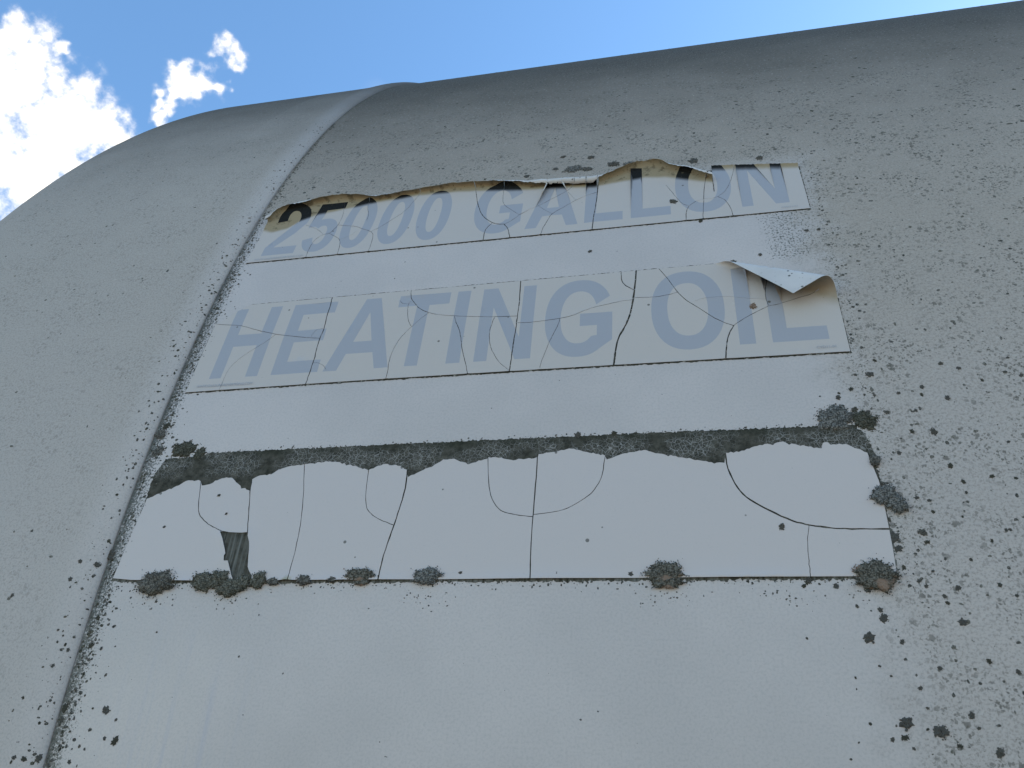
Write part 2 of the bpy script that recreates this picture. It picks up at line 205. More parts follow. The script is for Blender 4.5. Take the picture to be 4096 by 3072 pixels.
def paint_material(name, cap=False, band=False):
    m, t, b = material(name)
    uv, U, S = uvcoords(t)
    n_big = t.noise(uv, 7, 4, 0.6); n_mid = t.noise(uv, 45, 4, 0.6); n_fine = t.noise(uv, 620, 3, 0.7)
    wob = t.node('ShaderNodeTexNoise'); t.put(wob.inputs['Vector'], uv); wob.inputs['Scale'].default_value = 500; wob.inputs['Detail'].default_value = 2
    uvw = t.vm('ADD', uv, t.vm('MULTIPLY', t.vm('SUBTRACT', wob.outputs[1], (0.5, 0.5, 0.5)), (0.0034, 0.0034, 0)))
    Sw = t.m('ADD', S, t.m('MULTIPLY_ADD', n_big, 0.24, -0.12))
    Uw = t.m('ADD', U, t.m('MULTIPLY_ADD', n_mid, 0.07, -0.035))
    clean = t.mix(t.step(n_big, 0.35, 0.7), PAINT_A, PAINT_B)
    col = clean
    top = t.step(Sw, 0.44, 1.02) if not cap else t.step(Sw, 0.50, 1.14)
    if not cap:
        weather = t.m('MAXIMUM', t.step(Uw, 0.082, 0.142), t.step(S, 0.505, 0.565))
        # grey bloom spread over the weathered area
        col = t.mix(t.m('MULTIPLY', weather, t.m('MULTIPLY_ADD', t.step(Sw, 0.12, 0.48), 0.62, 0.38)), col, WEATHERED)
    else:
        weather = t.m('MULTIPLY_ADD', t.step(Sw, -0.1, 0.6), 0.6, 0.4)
        if band: weather = t.m('MULTIPLY', weather, t.m('MULTIPLY_ADD', t.step(U, -0.421, -0.452), 0.55, 0.45))   # less grey on the ridge: the lip's highlight put into the paint
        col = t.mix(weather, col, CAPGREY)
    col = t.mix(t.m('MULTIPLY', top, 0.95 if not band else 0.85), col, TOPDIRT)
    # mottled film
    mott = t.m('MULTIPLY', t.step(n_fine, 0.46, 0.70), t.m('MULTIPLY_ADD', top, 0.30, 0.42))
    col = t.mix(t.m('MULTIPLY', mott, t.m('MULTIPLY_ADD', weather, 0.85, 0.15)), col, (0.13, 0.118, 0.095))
    pale = t.m('MULTIPLY', t.step(t.noise(uv, 330, 3, 0.6), 0.56, 0.72), t.m('MULTIPLY', weather, 0.34))
    col = t.mix(pale, col, (0.56, 0.51, 0.46))
    # algae flecks of two sizes, uneven outlines
    keep = t.step(t.noise(uv, 26, 3, 0.6), 0.36, 0.62)
    for sc, rm, pw, am in ((230, 0.44, 2.4, 0.75), (560, 0.60, 1.6, 0.75)):
        sp, rnd = t.spots(uvw, sc, rm, pw, 0.20)
        k = t.m('MULTIPLY', t.m('MULTIPLY', sp, keep), t.m('MULTIPLY', weather, am * (0.5 if cap else 1.0)))
        col = t.mix(k, col, t.mix(rnd, (0.070, 0.063, 0.048), (0.15, 0.135, 0.11)))
    if not cap:
        # moss dust splashed below the ends of the printed strips
        sx = t.m('MULTIPLY', t.step(U, 0.060, 0.086), t.step(U, 0.155, 0.095))
        sy = t.m('MULTIPLY', t.step(S, 0.385, 0.402), t.step(S, 0.475, 0.452))
        z1 = t.m('MULTIPLY', sx, sy)
        sx2 = t.m('MULTIPLY', t.step(U, 0.112, 0.118), t.step(U, 0.150, 0.120)); sy2 = t.m('MULTIPLY', t.step(S, 0.10, 0.14), t.step(S, 0.60, 0.55))
        z2 = t.m('MULTIPLY', sx2, sy2)
        sy3 = t.m('MULTIPLY', t.step(S, 0.540, 0.552), t.step(S, 0.585, 0.562)); sx3 = t.m('MULTIPLY', t.step(U, -0.13, -0.05), t.step(U, 0.125, 0.105))
        z3 = t.m('MULTIPLY', sx3, sy3)
        z = t.m('MAXIMUM', z1, t.m('MULTIPLY', t.m('MAXIMUM', z2, z3), 0.75))
        gr = t.noise(uv, 560, 4, 0.7); cut = t.m('MULTIPLY_ADD', z, -0.17, 0.69)
        k = t.m('MULTIPLY', t.step(t.m('SUBTRACT', gr, cut), 0.0, 0.05), t.step(z, 0.04, 0.35))
        col = t.mix(t.m('MULTIPLY', k, 0.9), col, (0.075, 0.075, 0.052))
        # green-brown grime caught along the seam
        rib = t.m('ABSOLUTE', t.m('ADD', U, 0.4075)); ribw = t.step(rib, 0.022, 0.001)
        amt = t.m('MULTIPLY', ribw, t.m('MULTIPLY', t.step(S, 0.80, 0.38), 1.0))
        cut2 = t.m('MULTIPLY_ADD', amt, -0.27, 0.70)
        k2 = t.m('MULTIPLY', t.step(t.m('SUBTRACT', t.noise(uv, 560, 4, 0.7), cut2), 0.0, 0.06), t.step(amt, 0.02, 0.3))
        col = t.mix(t.m('MULTIPLY', k2, 0.88), col, (0.07, 0.068, 0.05))
        line = t.m('MULTIPLY', t.step(t.m('ABSOLUTE', t.m('ADD', U, 0.4092)), 0.0042, 0.0008), t.step(t.noise(uv, 60, 4, 0.7), 0.30, 0.55))
        col = t.mix(t.m('MULTIPLY', line, t.m('MULTIPLY_ADD', t.step(S, 0.62, 0.40), 0.45, 0.42)), col, (0.06, 0.057, 0.042))
        # faint vertical run marks on the clean paint low at the left
        st = t.noise(t.scale(uv, 150, 5), 1.0, 3, 0.6)
        zone = t.m('MULTIPLY', t.m('MULTIPLY', t.step(U, -0.39, -0.35), t.step(U, -0.26, -0.31)), t.step(S, 0.125, 0.03))
        col = t.mix(t.m('MULTIPLY', t.m('MULTIPLY', t.step(st, 0.45, 0.7), zone), 0.45), col, (0.36, 0.36, 0.43))
        zone2 = t.m('MULTIPLY', t.m('MULTIPLY', t.step(U, -0.41, -0.39), t.step(U, -0.25, -0.36)), t.step(S, 0.135, 0.06))
        col = t.mix(t.m('MULTIPLY', zone2, 0.22), col, (0.62, 0.54, 0.46))
    col = t.mix(t.m('MULTIPLY', t.step(n_fine, 0.38, 0.70), 0.17), col, (0.27, 0.255, 0.24))
    t.l.new(col, b.inputs['Base Color'])
    t.l.new(t.m('MULTIPLY_ADD', weather, 0.3, 0.5), b.inputs['Roughness'])
    t.l.new(t.m('MULTIPLY_ADD', t.m('MAXIMUM', weather, top), -0.30, 0.36), b.inputs['Specular IOR Level'])
    hgt = t.m('ADD', t.m('MULTIPLY', n_fine, 0.6), t.m('MULTIPLY', n_mid, 1.0)); bump(t, b, hgt, 0.25, 0.0006)
    return m

def sheet_materials(tag_, paper, tan, inkc):
    out = []
    for kind in ('paper', 'ink', 'back'):
        m, t, b = material(tag_ + '_' + kind)
        tc = t.node('ShaderNodeTexCoord').outputs['Object']
        at = t.node('ShaderNodeAttribute', attribute_name='unfaded').outputs['Fac']
        nf = t.noise(tc, 900, 3, 0.6); nb = t.noise(tc, 25, 3, 0.6)
        un = t.step(t.m('ADD', at, t.m('MULTIPLY_ADD', t.noise(tc, 60, 4, 0.6), 0.3, -0.15)), 0.12, 0.85)
        un = t.m('MULTIPLY', un, t.step(at, 0.0, 0.06))
        if kind == 'back':
            col = t.mix(t.step(nb, 0.3, 0.7), (0.52, 0.49, 0.47), (0.60, 0.56, 0.53))
            sp, r = t.spots(tc, 420, 0.5, 3.0, 0.15)
            col = t.mix(t.m('MULTIPLY', sp, t.step(t.noise(tc, 70, 3), 0.5, 0.6)), col, (0.10, 0.10, 0.09))
        else:
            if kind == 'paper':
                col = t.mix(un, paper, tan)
                mould_shade = t.m('MULTIPLY', t.step(t.noise(tc, 130, 4, 0.65), 0.50, 0.68), t.step(at, 0.75, 1.0))  # mould blotches, plus shade under the curl put into the paper colour
                col = t.mix(t.m('MULTIPLY', mould_shade, 0.65), col, (0.075, 0.058, 0.035))
            else:
                col = t.mix(t.m('POWER', un, 0.65), inkc, (0.016, 0.016, 0.015))
            col = t.mix(t.m('MULTIPLY', t.step(nf, 0.55, 0.8), 0.16), col, (0.25, 0.24, 0.22))
            sp, r = t.spots(tc, 90, 0.13, 5.0, 0.04)
            col = t.mix(t.m('MULTIPLY', sp, 0.8), col, (0.08, 0.07, 0.05))
            sp2, r = t.spots(tc, 260, 0.20, 4.0, 0.08)
            col = t.mix(t.m('MULTIPLY', t.m('MULTIPLY', sp2, un), 0.6), col, (0.05, 0.045, 0.03))
        t.l.new(col, b.inputs['Base Color']); t.l.new(t.m('MULTIPLY_ADD', un, 0.25, 0.45), b.inputs['Roughness'])
        t.l.new(t.m('MULTIPLY_ADD', un, -0.3, 0.36), b.inputs['Specular IOR Level'])
        bump(t, b, t.noise(tc, 120, 3, 0.5), 0.08, 0.0006)
        out.append(m)
    return out[0], out[1], out[2], out[2]

def grime_material(name, crackle):
    m, t, b = material(name)
    uv, U, S = uvcoords(t)
    n1 = t.noise(uv, 160, 4, 0.65); n2 = t.noise(uv, 22, 3, 0.6)
    col = t.mix(t.step(n1, 0.3, 0.7), (0.030, 0.028, 0.020), (0.088, 0.080, 0.062))
    if crackle:
        warp = t.vm('ADD', uv, t.vm('MULTIPLY', t.node('ShaderNodeTexNoise').outputs[1], (0, 0, 0)))
        fine = t.m('MULTIPLY_ADD', t.step(U, -0.36, -0.30), 260, 260)
        for sc, w, amt in ((300, 0.050, 0.50), (620, 0.065, 0.30)):
            e = t.vor(uv, sc, 'DISTANCE_TO_EDGE').outputs['Distance']
            zone = t.step(t.noise(uv, 35, 3, 0.6), 0.36, 0.56)
            bandz = t.m('MULTIPLY', t.step(S, 0.208, 0.219), t.step(S, 0.2385, 0.230))
            k = t.m('MULTIPLY', t.m('MULTIPLY', t.step(e, w, 0.01), zone), t.m('MULTIPLY', bandz, amt))
            col = t.mix(k, col, (0.44, 0.41, 0.38))
        dk = t.m('MULTIPLY', t.step(S, 0.2255, 0.2325), t.step(n2, 0.35, 0.65))
        col = t.mix(t.m('MULTIPLY', dk, 0.75), col, (0.030, 0.031, 0.020))
        st = t.noise(t.scale(uv, 420, 18), 1.0, 3, 0.6)
        low = t.step(S, 0.175, 0.160)
        col = t.mix(t.m('MULTIPLY', low, t.step(st, 0.35, 0.75)), col, (0.17, 0.165, 0.145))
    else:
        col = t.mix(t.step(t.noise(uv, 260, 3, 0.6), 0.55, 0.66), col, (0.36, 0.36, 0.34))
    t.l.new(col, b.inputs['Base Color']); b.inputs['Roughness'].default_value = 0.9; b.inputs['Specular IOR Level'].default_value = 0.15
    bump(t, b, n1, 0.5, 0.0005)
    return m

def lichen_material(name, dark, light, pink=None):
    m, t, b = material(name)
    tc = t.node('ShaderNodeTexCoord').outputs['Object']
    n = t.noise(tc, 900, 3, 0.7); n2 = t.noise(tc, 150, 3, 0.6)
    col = t.mix(t.step(n, 0.38, 0.66), dark, light)
    col = t.mix(t.m('MULTIPLY', t.step(n2, 0.5, 0.7), 0.5), col, tuple(0.6 * x for x in dark))
    if pink: col = t.mix(t.m('MULTIPLY', t.step(t.noise(tc, 75, 2, 0.5), 0.56, 0.64), 0.8), col, pink)
    t.l.new(col, b.inputs['Base Color']); b.inputs['Roughness'].default_value = 0.95; b.inputs['Specular IOR Level'].default_value = 0.1
    bump(t, b, n, 0.6, 0.0006)
    return m

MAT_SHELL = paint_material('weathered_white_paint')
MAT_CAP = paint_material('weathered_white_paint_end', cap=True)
MAT_BAND = paint_material('highlight_white_paint_lip', cap=True, band=True)
SH1 = sheet_materials('number_strip', (0.505, 0.438, 0.385), (0.31, 0.245, 0.155), INK)  # tan of unfaded vinyl, deepened to paint in the curled flap's shadow
SH2 = sheet_materials('name_strip', (0.505, 0.438, 0.385), (0.31, 0.245, 0.155), INK)  # same shadow-deepened tan, here by the folded corner
SH3 = sheet_materials('blank_strip', (0.54, 0.468, 0.43), (0.40, 0.35, 0.25), INK)
MAT_GRIME = grime_material('crack_grime', False)
MAT_RESIDUE = grime_material('adhesive_residue', True)
LICH = {'a': lichen_material('lichen_grey', (0.040, 0.036, 0.029), (0.215, 0.196, 0.165)),
        'b': lichen_material('lichen_olive', (0.038, 0.036, 0.026), (0.20, 0.186, 0.150)),
        'c': lichen_material('lichen_pale', (0.050, 0.048, 0.043), (0.245, 0.232, 0.210)),
        'd': lichen_material('lichen_dark', (0.032, 0.031, 0.022), (0.135, 0.126, 0.098)),
        'p': lichen_material('lichen_pink', (0.042, 0.038, 0.029), (0.20, 0.182, 0.150), (0.27, 0.185, 0.135)),
        'w': lichen_material('lichen_faint', (0.10, 0.09, 0.072), (0.22, 0.20, 0.17)),
        'm': lichen_material('brown_smear', (0.16, 0.10, 0.065), (0.30, 0.22, 0.17)),
        's': lichen_material('lichen_small', (0.046, 0.043, 0.036), (0.185, 0.17, 0.148))}

# ------------------------------------------------------------------ ground and supports
def ground():
    n = 40; L = 400
    g = np.linspace(-1, 1, n); g = np.sign(g) * np.abs(g) ** 2.2 * L
    v = [(x, y, 0) for y in g for x in g]; f = [(j * n + i, j * n + i + 1, (j + 1) * n + i + 1, (j + 1) * n + i) for j in range(n - 1) for i in range(n - 1)]
    m, t, b = material('pale_gravel')
    tc = t.node('ShaderNodeTexCoord').outputs['Object']
    c = t.mix(t.step(t.noise(tc, 0.35, 5, 0.6), 0.35, 0.65), GROUND_A, GROUND_B)
    c = t.mix(t.m('MULTIPLY', t.step(t.noise(tc, 60, 3, 0.7), 0.4, 0.7), 0.5), c, (0.14, 0.13, 0.11))
    t.l.new(c, b.inputs['Base Color']); b.inputs['Roughness'].default_value = 0.95
    bump(t, b, t.noise(tc, 50, 3, 0.7), 0.5, 0.01)
    o = obj('ground', v, f, [m]); o['kind'] = 'structure'
ground()
def saddle(x):
    m, t, b = material('concrete'); tc = t.node('ShaderNodeTexCoord').outputs['Object']
    t.l.new(t.mix(t.noise(tc, 12, 5, 0.6), (0.24, 0.235, 0.22), (0.36, 0.35, 0.33)), b.inputs['Base Color']); b.inputs['Roughness'].default_value = 0.9
    n = 28; half = math.radians(52); out = []
    for i in range(n + 1):
        a = -half + 2 * half * i / n; out.append(((R + 0.001) * math.sin(a), ZC - (R + 0.001) * math.cos(a)))
    w = out[-1][0] + 0.16
    prof = [(-w, 0.0)] + [(-w, out[0][1])] + out + [(w, out[-1][1]), (w, 0.0)]
    k = len(prof); v = [(x + dx, y, z) for dx in (-0.15, 0.15) for y, z in prof]
    # body as vertical strips, so the curved seat stays exact
    xs = sorted(set(round(p[0], 6) for p in prof)); f = []
    for i in range(1, k - 1 - 1): f.append((i, i + 1, k + i + 1, k + i))
    f += [(0, 1, k + 1, k), (k - 2, k - 1, 2 * k - 1, 2 * k - 2), (k - 1, 0, k, 2 * k - 1)]
    me = obj('concrete_saddle', v, f, [m], smooth=False)
    bm = bmesh.new(); bm.from_mesh(me.data)
    bmesh.ops.holes_fill(bm, edges=[e for e in bm.edges if e.is_boundary], sides=0)
    bmesh.ops.triangulate(bm, faces=[q for q in bm.faces if len(q.verts) > 4]); bmesh.ops.recalc_face_normals(bm, faces=bm.faces)
    bm.to_mesh(me.data); bm.free()
    return me
tag(saddle(0.9), 'grey concrete saddle block under the tank beside its domed end', 'saddle', 'saddles under the tank')
tag(saddle(9.6), 'grey concrete saddle block under the far end of the tank', 'saddle', 'saddles under the tank')

# ------------------------------------------------------------------ the tank
tank = thing('storage_tank', 'large weathered white horizontal cylindrical fuel tank with domed end', 'tank', (0, 0, ZC - R))
PINV = Matrix.Translation((0, 0, -(ZC - R)))
def revolve(name, prof, mat, nseg=720, us=None):
    n = len(prof); v = []; f = []; uvs = []
    arc = [prof[0][0]]
    for i in range(1, n): arc.append(arc[-1] - math.hypot(prof[i][0] - prof[i - 1][0], prof[i][1] - prof[i - 1][1]) * (1 if prof[-1][0] < prof[0][0] else -1))
    for x, r in prof:
        for j in range(nseg):
            a = 2 * math.pi * j / nseg + math.pi - TILT       # seam on the hidden side
            v.append((x, -r * math.cos(a), R + r * math.sin(a)))
    left = prof[-1][0] < prof[0][0]
    for i in range(n - 1):
        for j in range(nseg):
            k = (j + 1) % nseg; q = (i * nseg + j, i * nseg + k, (i + 1) * nseg + k, (i + 1) * nseg + j)
            if not left: q = q[::-1]
            f.append(q)
            s0 = (2 * math.pi * j / nseg + math.pi) * R; s1 = (2 * math.pi * (j + 1) / nseg + math.pi) * R
            w = 2 * math.pi * R; s0 -= w; s1 -= w
            uu = [(arc[i], s0), (arc[i], s1), (arc[i + 1], s1), (arc[i + 1], s0)]
            uvs += uu if left else uu[::-1]
    o = obj(name, v, f, [mat], tank)
    ul = o.data.uv_layers.new(name='surf'); ul.data.foreach_set('uv', [c for p in uvs for c in p])
    return o
shell_x = [-0.4095, -0.40, -0.3, -0.1, 0.1, 0.3, 0.6, 1.0, 2.0, 4.0, 6.0, 8.0, 10.6]
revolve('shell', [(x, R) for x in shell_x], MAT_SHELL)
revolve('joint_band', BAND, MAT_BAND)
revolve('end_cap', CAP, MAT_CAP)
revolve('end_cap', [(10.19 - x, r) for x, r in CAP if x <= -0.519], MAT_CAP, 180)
o = bpy.data.objects['joint_band']; o['label'] = 'raised lip where the end cap overlaps the shell'

# ------------------------------------------------------------------ decals
def inside(px, py, poly):
    """points in polygon, numpy"""
    x = np.array([p[0] for p in poly]); y = np.array([p[1] for p in poly]); r = np.zeros(len(px), bool)
    j = len(x) - 1
    for i in range(len(x)):
        if y[i] != y[j]:
            c = ((y[i] > py) != (y[j] > py)) & (px < (x[j] - x[i]) * (py - y[i]) / (y[j] - y[i]) + x[i]); r ^= c
        j = i
    return r
def smooth_line(pts, n=4):
    """Catmull-Rom through the traced points"""
    P = [np.array(p, float) for p in pts]; out = []
    if len(P) < 3: return P
    Q = [2 * P[0] - P[1]] + P + [2 * P[-1] - P[-2]]
    for i in range(1, len(Q) - 2):
        for k in range(n):
            t = k / n; a, b, c, d_ = Q[i - 1], Q[i], Q[i + 1], Q[i + 2]
            out.append(0.5 * (2 * b + (c - a) * t + (2 * a - 5 * b + 4 * c - d_) * t * t + (3 * b - a - 3 * c + d_) * t ** 3))
    out.append(P[-1]); return out
def strip(pts, w, rng, ext=0.15):
    """thin uneven polygon along a crack"""
    P = smooth_line(pts); n = len(P); Lf = []; Rt = []
    for i in range(n):
        a = P[max(0, i - 1)]; b = P[min(n - 1, i + 1)]; d_ = b - a; d_ = d_ / (np.linalg.norm(d_) + 1e-9)
        nn = np.array((-d_[1], d_[0])); p = P[i].copy()
        if i == 0: p = p - d_ * ext
        if i == n - 1: p = p + d_ * ext
        jog = rng.normal(0, 0.10); ww = max(0.1, w * (0.75 + 0.5 * rng.random()))
        Lf.append(tuple(p + nn * (jog + ww / 2))); Rt.append(tuple(p + nn * (jog - ww / 2)))
    return Lf + Rt[::-1]
def cut_sheet(outline, strips, holes, glyphs, extra, grid, seed):
    """planar subdivision -> separate pieces; returns verts, list of (faces, ink flags)"""
    rng = np.random.default_rng(seed)
    V = []; E = []
    def loop(poly):
        b0 = len(V); V.extend(Vector((float(p[0]), float(p[1]))) for p in poly); n = len(poly)
        E.extend((b0 + i, b0 + (i + 1) % n) for i in range(n))
    dense = []
    for a, b in zip(outline, list(outline[1:]) + [outline[0]]):
        k = max(1, int(math.hypot(b[0] - a[0], b[1] - a[1]) / 2.5))
        dense += [(a[0] + (b[0] - a[0]) * i / k, a[1] + (b[1] - a[1]) * i / k) for i in range(k)]
    loop(dense)
    for s_ in strips + holes: loop(s_)
    for g in glyphs:
        for poly in g: loop(poly)
    us_ = [p[0] for p in outline]; ss = [p[1] for p in outline]
    pts = []
    gx = np.arange(min(us_) + grid / 2, max(us_), grid); gy = np.arange(min(ss) + grid / 2, max(ss), grid)
    for x in gx:
        for y in gy: pts.append((x + rng.uniform(-.2, .2) * grid, y + rng.uniform(-.2, .2) * grid))
    pts += extra
    px = np.array([p[0] for p in pts]); py = np.array([p[1] for p in pts]); k = inside(px, py, outline)
    V.extend(Vector((float(a), float(b))) for a, b, q in zip(px, py, k) if q)
    vs, es, fs, *_ = delaunay_2d_cdt(V, E, [], 0, 1e-4)
    A = np.array([(v.x, v.y) for v in vs]); F = np.array([tuple(f) for f in fs])
    c = A[F].mean(axis=1); keep = inside(c[:, 0], c[:, 1], outline)
    for s_ in strips + holes: keep &= ~inside(c[:, 0], c[:, 1], s_)
    ink = np.zeros(len(F), bool)
    for g in glyphs:                      # each glyph: [outer, hole, hole...] ; glyph parts simply overlap
        q = inside(c[:, 0], c[:, 1], g[0])
        for h in g[1:]: q &= ~inside(c[:, 0], c[:, 1], h)
        ink |= q
    F = F[keep]; ink = ink[keep]
    parent = list(range(len(F)))
    def find(a):
        while parent[a] != a: parent[a] = parent[parent[a]]; a = parent[a]
        return a
    edge = {}
    for i, f in enumerate(F):
        for a, b in ((f[0], f[1]), (f[1], f[2]), (f[2], f[0])):
            kx = (min(a, b), max(a, b))
            if kx in edge:
                ra, rb = find(i), find(edge[kx])
                if ra != rb: parent[ra] = rb
            else: edge[kx] = i
    comps = {}
    for i in range(len(F)): comps.setdefault(find(i), []).append(i)
    res = []
    for ids in comps.values():
        ff = F[ids]; p, q, r_ = A[ff[:, 0]], A[ff[:, 1]], A[ff[:, 2]]
        area = 0.5 * np.abs((q[:, 0] - p[:, 0]) * (r_[:, 1] - p[:, 1]) - (q[:, 1] - p[:, 1]) * (r_[:, 0] - p[:, 0])).sum()
        if area > 3.0: res.append((ff, ink[ids], area))
    res.sort(key=lambda t_: -t_[2])
    return A, res
def seg_dist(A, lines):
    d_ = np.full(len(A), 1e9)
    for L in lines:
        for a, b in zip(L[:-1], L[1:]):
            a = np.array(a); b = np.array(b); ab = b - a; t_ = np.clip(((A - a) @ ab) / (ab @ ab + 1e-12), 0, 1)
            d_ = np.minimum(d_, np.hypot(*(A - (a + t_[:, None] * ab)).T))
    return d_
def build_pieces(root, A, comps, mats, mapper, unf, seed):
    rng = random.Random(seed); n = 0
    inv = Matrix.Translation(-root.location)
    for ff, ink, area in comps:
        ids = np.unique(ff); re = {int(a): i for i, a in enumerate(ids)}
        lift = rng.uniform(0.0, 0.22)
        vs = []
        for a in ids:
            u, s_, h = mapper(A[a][0], A[a][1], int(a)); p = surf(u / 1000, s_ / 1000, (h + 0.42 + lift) / 1000); vs.append(p - root.location)
        faces = []
        for f in ff:
            p, q, r_ = A[f[0]], A[f[1]], A[f[2]]
            cr = (q[0] - p[0]) * (r_[1] - p[1]) - (q[1] - p[1]) * (r_[0] - p[0])
            f = f if cr > 0 else f[::-1]
            faces.append(tuple(re[int(k)] for k in f))
        o = obj('vinyl_piece', vs, faces, list(mats), root, True, [1 if k else 0 for k in ink])
        at = o.data.attributes.new('unfaded', 'FLOAT', 'POINT'); at.data.foreach_set('value', [float(unf[int(a)]) for a in ids])
        so_ = o.modifiers.new('thickness', 'SOLIDIFY'); so_.thickness = 0.00018; so_.offset = -1; so_.material_offset = 2
        es_ = o.modifiers.new('crisp_edge', 'EDGE_SPLIT'); es_.split_angle = math.radians(50)
        n += 1
    return n
def flat_patch(name, root, poly, h, mat, grid=6.0, seed=1):
    A, comps = cut_sheet(poly, [], [], [], [], grid, seed)
    for ff, ink, area in comps[:1]:
        ids = np.unique(ff); re = {int(a): i for i, a in enumerate(ids)}
        vs = [surf(A[a][0] / 1000, A[a][1] / 1000, h / 1000) - root.location for a in ids]; faces = []
        for f in ff:
            p, q, r_ = A[f[0]], A[f[1]], A[f[2]]
            cr = (q[0] - p[0]) * (r_[1] - p[1]) - (q[1] - p[1]) * (r_[0] - p[0])
            f = f if cr > 0 else f[::-1]; faces.append(tuple(re[int(k)] for k in f))
        o = obj(name, vs, faces, [mat], root)
        ul = o.data.uv_layers.new(name='surf'); buf = []
        lk = {re[int(a)]: A[a] for a in ids}
        for lp in o.data.loops: buf += [lk[lp.vertex_index][0] / 1000, lk[lp.vertex_index][1] / 1000]
        ul.data.foreach_set('uv', buf)
        return o

# lettering, drawn as outlines in millimetres on the sheet
def ell(cx, cy, rx, ry, a0=0, a1=360, n=44, p=2.25):
    out = []
    for i in range(n + (0 if a1 - a0 == 360 else 1)):
        a = math.radians(a0 + (a1 - a0) * i / n); c, s_ = math.cos(a), math.sin(a)
        out.append((cx + rx * math.copysign(abs(c) ** (2 / p), c), cy + ry * math.copysign(abs(s_) ** (2 / p), s_)))
    return out
def rect(a, b, c, d_): return [(a, c), (b, c), (b, d_), (a, d_)]
def arcband(cx, cy, rx, ry, ix, iy, a0, a1): return ell(cx, cy, rx, ry, a0, a1, 36) + ell(cx, cy, ix, iy, a0, a1, 36)[::-1]
def G_H(a, b, lo, hi, w): return [[rect(a, a + w, lo, hi)], [rect(b - w, b, lo, hi)], [rect(a + w - .01, b - w + .01, lo + .43 * (hi - lo), lo + .6 * (hi - lo))]]
def G_E(a, b, lo, hi, w): return [[rect(a, a + w, lo, hi)], [rect(a + w - .01, b - .8, hi - 13.6, hi)], [rect(a + w - .01, b, lo, lo + 13.2)], [rect(a + w - .01, b - 3.5, lo + .43 * (hi - lo), lo + .595 * (hi - lo))]]
def G_A(a, b, lo, hi, w):
    m_ = (a + b) / 2; t_ = w * .58
    return [[[(a, lo), (a + w, lo), (a + w + 4.6, lo + 17.5), (b - w - 4.6, lo + 17.5), (b - w, lo), (b, lo), (m_ + t_, hi), (m_ - t_, hi)],
             [(a + w + 8.0, lo + 30.5), (b - w - 8.0, lo + 30.5), (m_, hi - 17)]]]
def G_T(a, b, lo, hi, w): return [[[(a, hi - 13.7), (a, hi), (b, hi), (b, hi - 13.7), ((a + b) / 2 + w / 2, hi - 13.7), ((a + b) / 2 + w / 2, lo), ((a + b) / 2 - w / 2, lo), ((a + b) / 2 - w / 2, hi - 13.7)]]]
def G_I(a, b, lo, hi, w): return [[rect(a, b, lo, hi)]]
def G_N(a, b, lo, hi, w): return [[[(a, lo), (a, hi), (a + w + 1.4, hi), (b - w + .3, lo + 23), (b - w + .3, hi), (b, hi), (b, lo), (b - w - 1.4, lo), (a + w - .3, hi - 23), (a + w - .3, lo)]]]
def G_L(a, b, lo, hi, w): return [[[(a, lo), (a, hi), (a + w, hi), (a + w, lo + 13.1), (b, lo + 13.1), (b, lo)]]]
def G_O(a, b, lo, hi, w): 
    cx, cy = (a + b) / 2, (lo + hi) / 2
    return [[ell(cx, cy, (b - a) / 2, (hi - lo) / 2 + 1.6), ell(cx, cy, (b - a) / 2 - w - 1.0, (hi - lo) / 2 - 12.2)]]
def G_G(a, b, lo, hi, w):
    cx, cy = (a + b) / 2, (lo + hi) / 2; rx, ry = (b - a) / 2 + .6, (hi - lo) / 2 + 1.6; ix, iy = rx - w - 1.2, ry - 13.6
    return [[ell(cx, cy, rx, ry, 27, 306, 48) + [(b, lo + .17 * (hi - lo)), (b, cy + 2.7), (cx + 1.0, cy + 2.7), (cx + 1.0, cy - 10.6), (b - w - .6, cy - 10.6), (b - w - .6, lo + .24 * (hi - lo))] + ell(cx, cy, ix, iy, 22, 312, 48)[::-1]]]
def G_0(a, b, lo, hi, w):
    cx, cy = (a + b) / 2, (lo + hi) / 2
    return [[ell(cx, cy, (b - a) / 2, (hi - lo) / 2 + 1.2), ell(cx, cy, (b - a) / 2 - w, (hi - lo) / 2 - 11.5)]]
def G_2(a, b, lo, hi, w):
    cx = (a + b) / 2; rx = (b - a) / 2
    return [[arcband(cx, hi - 22.5, rx, 23.7, rx - w, 12.0, -25, 188)], [[(b - .6, hi - 31), (b - w - 1.6, hi - 28.5), (a, lo + 13), (a, lo), (a + 9, lo + 12.4), (b - 8, hi - 47)]], [rect(a, b, lo, lo + 12.4)]]
def G_5(a, b, lo, hi, w):
    cx = (a + b) / 2; rx = (b - a) / 2
    return [[rect(a + 4, b - 1, hi - 12, hi)], [[(a + 4, hi), (a + 4 + w, hi), (a + w - 1, lo + 42), (a + .5, lo + 40)]], [arcband(cx, lo + 26.5, rx, 28, rx - w, 15.5, -168, 138)]]
NAME = [(G_H, -380.2, -336.6, 10.8), (G_E, -324.6, -283.6, 11.2), (G_A, -279, -223.7, 11.6), (G_T, -227.2, -182.4, 10.7), (G_I, -176.2, -164.9, 0), (G_N, -153.8, -109.0, 10.8), (G_G, -99.0, -46.6, 11.2),
        (G_O, -16.6, 38.2, 11.2), (G_I, 46.0, 57.4, 0), (G_L, 69.0, 107.5, 11.0)]
